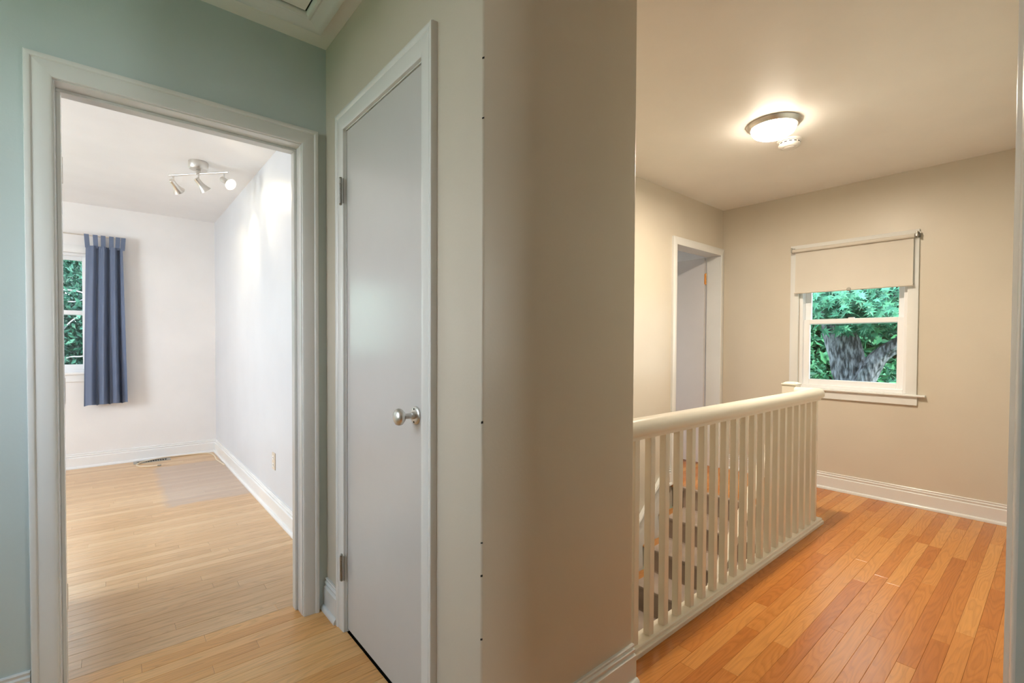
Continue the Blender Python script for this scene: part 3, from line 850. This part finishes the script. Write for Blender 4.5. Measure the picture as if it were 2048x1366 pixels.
po = root('wall_outlet', (Xr, 3.49, .36), 'small power outlet low on the pale bedroom wall', 'power outlet')
pt = obj('cover_plate', MB().box(Xr - .006, Xr + .001, 3.457, 3.527, .303, .418), paint('ivory outlet plate', (.70, .60, .48), .35, .5), po, bevel=.002)
for dz in (-.025, .025):
    so = obj('socket', MB().lathe([(.0165, 0), (.0165, .003), (0, .003)], (Xr - .005, 3.492, .36 + dz), (-1, 0, 0), 20), M_PLASTIC, po, smooth=True)
    for s in (-.006, .006):
        obj('slot', MB().box(Xr - .0086, Xr - .0075, 3.492 + s - .001, 3.492 + s + .001, .36 + dz - .004, .36 + dz + .004), M_DARK, so)

rg = root('floor_register', (.285, 5.79, 0), 'grey metal floor vent with dark slots by the bedroom baseboard', 'floor vent')
fx0, fx1, fy0, fy1 = .140, .430, 5.735, 5.852
fm = MB().box(fx0, fx1, fy0, fy0 + .022, 0, .005).box(fx0, fx1, fy1 - .022, fy1, 0, .005).box(fx0, fx0 + .026, fy0 + .022, fy1 - .022, 0, .005).box(fx1 - .026, fx1, fy0 + .022, fy1 - .022, 0, .005)
M_VENT = paint('grey vent metal', (.42, .38, .33), .4, .5)
obj('frame', fm, M_VENT, rg, bevel=.0015)
obj('duct', MB().box(fx0 + .02, fx1 - .02, fy0 + .02, fy1 - .02, .0002, .001), M_DARK, rg)
for k in range(13):
    xx = fx0 + .030 + k * (fx1 - fx0 - .060) / 12
    obj('slat', MB().loft([[(xx - .002, fy0 + .02, .001), (xx + .001, fy0 + .02, .001), (xx + .003, fy0 + .02, .0022), (xx, fy0 + .02, .0022)], [(xx - .002, fy1 - .02, .001), (xx + .001, fy1 - .02, .001), (xx + .003, fy1 - .02, .0022), (xx, fy1 - .02, .0022)]]), M_VENT, rg)


def smooth_path(P, k=8):
    P = [Vector(p) for p in P]; out = []
    for i in range(len(P) - 1):
        p0, p1, p2, p3 = P[max(i - 1, 0)], P[i], P[i + 1], P[min(i + 2, len(P) - 1)]
        for s in range(k):
            t_ = s / k
            out.append(.5 * ((2 * p1) + (p2 - p0) * t_ + (2 * p0 - 5 * p1 + 4 * p2 - p3) * t_ ** 2 + (3 * p1 - p0 - 3 * p2 + p3) * t_ ** 3))
    return out + [P[-1]]


cb = root('cable', (.3, 5.6, 0), 'cream cable curling over the floor vent along the bedroom baseboard', 'cable')
path = smooth_path([(.31, 5.53, .005), (.235, 5.555, .005), (.163, 5.64, .006), (.185, 5.735, .010), (.26, 5.80, .010), (.40, 5.845, .012), (.56, 5.852, .008), (.70, 5.845, .006), (.765, 5.79, .005), (.785, 5.62, .005), (.775, 5.45, .005), (.79, 5.28, .005), (.80, 5.15, .006)])
obj('wire', MB().tube(path, .006, 8), M_CORD, cb, smooth=True)
obj('plug', MB().lathe([(.003, 0), (.0055, .003), (.0055, .022), (.004, .03), (0, .03)], (.338, 5.523, .0055), (-1, .25, 0), 12), M_STEEL, cb, smooth=True)

# ------------------------------------------------------------------ outside: trees and shrubs seen through the windows
def leafmat(name, c0, c1, rough=.5):
    m, n, b = newmat(name)
    g = n.nodes.new('ShaderNodeNewGeometry')
    r = n.nodes.new('ShaderNodeValToRGB')
    r.color_ramp.elements[0].color = (*c0, 1); r.color_ramp.elements[1].color = (*c1, 1)
    n.links.new(g.outputs['Random Per Island'], r.inputs[0])
    n.links.new(r.outputs[0], b.inputs['Base Color'])
    b.inputs['Roughness'].default_value = rough
    b.inputs['Specular IOR Level'].default_value = .35
    b.inputs['Transmission Weight'].default_value = 0
    return m


M_LEAF = leafmat('maple leaf', (.012, .085, .050), (.075, .28, .16))
M_LEAF2 = leafmat('shrub leaf', (.012, .085, .045), (.055, .20, .085))
M_LEAF3 = leafmat('conifer leaf', (.008, .055, .035), (.035, .13, .085))
m, n, b = newmat('bark')
t_ = n.nodes.new('ShaderNodeTexCoord'); mpn = n.nodes.new('ShaderNodeMapping'); mpn.inputs['Scale'].default_value = (26, 26, 7)
zn = n.nodes.new('ShaderNodeTexNoise'); zn.inputs['Scale'].default_value = 1; zn.inputs['Detail'].default_value = 6
rc = n.nodes.new('ShaderNodeValToRGB')
rc.color_ramp.elements[0].position = .40; rc.color_ramp.elements[0].color = (.010, .012, .017, 1)
rc.color_ramp.elements[1].position = .66; rc.color_ramp.elements[1].color = (.20, .205, .235, 1)
n.links.new(t_.outputs['Object'], mpn.inputs[0]); n.links.new(mpn.outputs[0], zn.inputs['Vector']); n.links.new(zn.outputs['Fac'], rc.inputs[0]); n.links.new(rc.outputs[0], b.inputs['Base Color'])
bpn = n.nodes.new('ShaderNodeBump'); bpn.inputs['Distance'].default_value = .04; bpn.inputs['Strength'].default_value = .9
n.links.new(zn.outputs['Fac'], bpn.inputs['Height']); n.links.new(bpn.outputs[0], b.inputs['Normal'])
b.inputs['Roughness'].default_value = .9
M_BARK = m

gr = struct('ground', MB().box(-40, 60, -40, 60, -3.2, -3.0), paint('lawn', (.05, .13, .05), .9, .1, var=.3), 'green lawn outside below the windows', 'ground')


def foliage_mesh(name, blobs, n_, size, seedv):
    r = np.random.default_rng(seedv)
    vs = []; fs = []
    tot = sum(b_[3] * b_[4] * b_[5] for b_ in blobs)
    for (cx, cy, cz, rx, ry, rz) in blobs:
        k = max(20, int(n_ * (rx * ry * rz) / tot))
        d = r.normal(size=(k, 3)); d /= np.linalg.norm(d, axis=1)[:, None]
        rad = r.uniform(.55, 1.0, size=(k, 1)) ** .6
        c = np.array([cx, cy, cz]) + d * rad * np.array([rx, ry, rz])
        a = r.normal(size=(k, 3)); a /= np.linalg.norm(a, axis=1)[:, None]
        u = np.cross(a, r.normal(size=(k, 3))); u /= np.linalg.norm(u, axis=1)[:, None]
        w_ = np.cross(a, u)
        s = size * r.uniform(.6, 1.3, size=(k, 1))
        o = len(vs)
        P = np.stack([c - u * s, c + w_ * s * .42 + a * s * .1, c + u * s, c - w_ * s * .42 + a * s * .1], 1).reshape(-1, 3)
        vs += P.tolist()
        fs += [(o + 4 * i, o + 4 * i + 1, o + 4 * i + 2, o + 4 * i + 3) for i in range(k)]
    me = bpy.data.meshes.new(name); me.from_pydata(vs, [], fs)
    return me


def maple(p, axis, nrm, s):
    """lobed leaf: five pointed lobes, folded along its midrib"""
    a = Vector(axis).normalized(); n_ = Vector(nrm); n_ = (n_ - a * n_.dot(a)).normalized(); c = a.cross(n_)
    half = [(0, -.05), (.10, .0), (.40, -.12), (.22, .12), (.64, .30), (.20, .30), (.50, .70), (.12, .50), (.07, .72), (0, 1.05)]
    mid_ = [p + a * (y_ * s) for y_ in (-.05, .1, .3, .5, .75, 1.0)]
    pts = [p + a * (v * s) + c * (u * s) + n_ * (abs(u) * .25 * s) for u, v in half]
    pts2 = [p + a * (v * s) - c * (u * s) + n_ * (abs(u) * .25 * s) for u, v in half]
    q = MB()
    q.add(pts + [p + a * (.2 * s)], [(10, i, i + 1) for i in range(9)])
    q.add(pts2 + [p + a * (.2 * s)], [(10, i + 1, i) for i in range(9)])
    return q


tr1 = root('maple_tree', (8.6, 2.6, -3), 'large forked maple tree with grey trunk outside the hall window', 'tree')
def limb(pts, rad, name='branch', seg=12):
    P = smooth_path(pts, 6)
    R_ = np.interp(np.linspace(0, len(rad) - 1, len(P)), range(len(rad)), rad)
    q = MB(); pv = None; rings = []
    for i, p in enumerate(P):
        t0 = (P[min(i + 1, len(P) - 1)] - P[max(i - 1, 0)]).normalized()
        a = t0.orthogonal().normalized() if pv is None else (pv - t0 * pv.dot(t0)).normalized()
        pv = a; c = t0.cross(a)
        rings.append([p + (a * math.cos(2 * PI * j / seg) + c * math.sin(2 * PI * j / seg)) * R_[i] * (1 + .10 * math.sin(3 * j + i * .4)) for j in range(seg)])
    return obj(name, q.loft(rings), M_BARK, tr1, smooth=True)
limb([(8.6, 1.98, -3.1), (8.6, 2.02, -1.0), (8.6, 2.08, .3), (8.6, 2.13, .65), (8.6, 2.20, 1.0), (8.6, 2.29, 1.5), (8.62, 2.42, 2.1), (8.7, 2.6, 4.2)], [.34, .28, .23, .212, .215, .215, .20, .12], 'trunk', 18)
limb([(8.6, 2.06, .42), (8.55, 1.92, .78), (8.55, 1.72, 1.05), (8.55, 1.5, 1.23), (8.6, 1.2, 1.45), (8.8, .7, 1.9)], [.20, .15, .105, .092, .085, .07])
limb([(8.6, 2.28, 1.42), (8.5, 2.05, 1.66), (8.5, 1.7, 1.87), (8.5, 1.3, 2.2)], [.13, .085, .062, .05])
limb([(8.6, 2.36, 1.65), (8.6, 2.56, 2.0), (8.7, 2.8, 2.7)], [.16, .11, .07])
lr = random.Random(3)
nleaf = 0; rest = MB()
clusters = [((7.6, 2.22, 1.80), 34, .34), ((7.7, 1.82, 1.76), 34, .34), ((7.5, 2.02, 1.98), 24, .36), ((7.9, 2.42, 1.98), 22, .3), ((7.8, 1.52, 1.85), 24, .28),
            ((8.0, 1.72, 1.50), 14, .18), ((8.1, 2.12, 1.50), 12, .20), ((7.7, 1.52, 1.58), 16, .16), ((8.2, 2.42, 1.62), 12, .18), ((8.2, 1.78, 1.36), 8, .12)]
for (c0, k, sp) in clusters:
    for i in range(k):
        p = Vector(c0) + Vector((lr.uniform(-sp, sp), lr.uniform(-sp, sp), lr.uniform(-sp * .55, sp * .55)))
        ax = Vector((lr.uniform(-.6, .3), lr.uniform(-.9, .9), lr.uniform(-1.0, -.05)))
        q = maple(p, ax, Vector((-.5, lr.uniform(-.3, .3), lr.uniform(.3, 1))), lr.uniform(.10, .165))
        obj('leaf', q, M_LEAF, tr1)
for i in range(900):
    p = Vector((lr.uniform(7.4, 10.4), lr.uniform(.2, 4.8), lr.uniform(2.2, 4.8)))
    q = maple(p, Vector((lr.uniform(-1, 1), lr.uniform(-1, 1), lr.uniform(-1, 0))), Vector((-.3, 0, 1)), lr.uniform(.14, .24))
    rest.add(q.v, q.f)
for i in range(1500):
    c0, k, sp = clusters[lr.randrange(8)]
    p = Vector(c0) + Vector((lr.uniform(.1, 1.1), lr.uniform(-sp, sp) * 1.3, lr.uniform(-sp * .8, sp)))
    q = maple(p, Vector((lr.uniform(-1, 1), lr.uniform(-1, 1), lr.uniform(-1, .2))), Vector((-.5, 0, lr.uniform(.2, 1))), lr.uniform(.09, .15))
    rest.add(q.v, q.f)
o = obj('foliage', rest, M_LEAF, tr1); o['kind'] = 'stuff'


def shrub(name, label, cat, blobs, n_, size, mat, seedv, group=None):
    cx, cy = blobs[0][0], blobs[0][1]
    r_ = root(name, (cx, cy, -3), label, cat, group)
    o = link('foliage', foliage_mesh('foliage', blobs, n_, size, seedv), mat, r_); o['kind'] = 'stuff'
    for k in range(3):
        b_ = blobs[k % len(blobs)]
        obj('stem', MB().tube([(b_[0] + .1 * k, b_[1], -3.05), (b_[0] + .05 * k, b_[1] + .05, b_[2] - b_[5] * .2), (b_[0], b_[1] + .1 * k, b_[2] + b_[5] * .5)], [.08, .05, .02], 8), M_BARK, r_)
    return r_


shrub('leafy_shrub', 'bright green shrub left of the maple trunk outside the hall window', 'shrub', [(11.0, 3.75, .2, 1.0, .62, 1.0), (11.0, 3.8, -1.2, 1.2, .62, 1.4), (11.0, 3.95, 1.4, .9, .55, .9)], 6500, .085, M_LEAF2, 1)
shrub('leafy_shrub', 'blue-green shrub right of the maple trunk outside the hall window', 'shrub', [(11.6, 2.1, -.1, 1.1, .9, .85), (11.6, 1.9, -1.5, 1.4, 1.0, 1.4), (11.4, 1.5, .3, .8, .8, .7)], 6500, .085, M_LEAF2, 2)
shrub('broadleaf_tree', 'dense green tree far behind the maple outside the hall window', 'tree', [(15.5, 4.2, 1.2, 2, 3.4, 3.2), (16.0, 7.0, .5, 2, 2.6, 3.4), (15.6, 1.2, .8, 2, 2.8, 3.6), (15.8, 3.2, 4.0, 2, 4.5, 3)], 26000, .19, M_LEAF2, 3)
shrub('broadleaf_tree', 'tall green tree closing off the view behind the other trees', 'tree', [(23, 5.5, 2.5, 2.5, 9, 6.5), (23, 1, 0, 2, 6, 4)], 26000, .32, M_LEAF2, 9)
shrub('conifer_tree', 'dark green tree close outside the bedroom window', 'tree', [(-.62, 9.2, 1.3, 1.6, .9, 1.5), (-1.9, 9.4, 1.0, 1.4, 1.0, 2.0), (-.4, 9.3, -.7, 1.6, 1.0, 1.3), (-1.2, 10.6, .8, 2.4, .7, 2.0), (.4, 10.8, .4, 1.6, .7, 1.9)], 80000, .048, M_LEAF3, 4)
shrub('conifer_tree', 'second dark tree standing behind the bedroom window tree', 'tree', [(-1.6, 14, .6, 4.2, 1.2, 2.9), (2.2, 14.5, .2, 3.0, 1.2, 3.0)], 24000, .16, M_LEAF3, 5)
tw = random.Random(5)
cw = bpy.data.objects[[o.name for o in COL.objects if o.get('label', '').startswith('dark green tree close')][0]]
M_TWIG = paint('pale twig bark', (.30, .29, .30), .8, .2)
for i in range(16):
    a_ = Vector((tw.uniform(-.9, .1), 8.45, tw.uniform(.4, 2.0)))
    d_ = Vector((tw.uniform(-.6, .6), tw.uniform(-.1, .1), tw.uniform(-.1, .6)))
    obj('twig', MB().tube(smooth_path([a_, a_ + d_ * .35 + Vector((0, 0, .03)), a_ + d_ * .7, a_ + d_ + Vector((0, 0, .08))], 4), .009, 6), M_TWIG, cw, smooth=True)
print('planks', n_hall, n_bed)
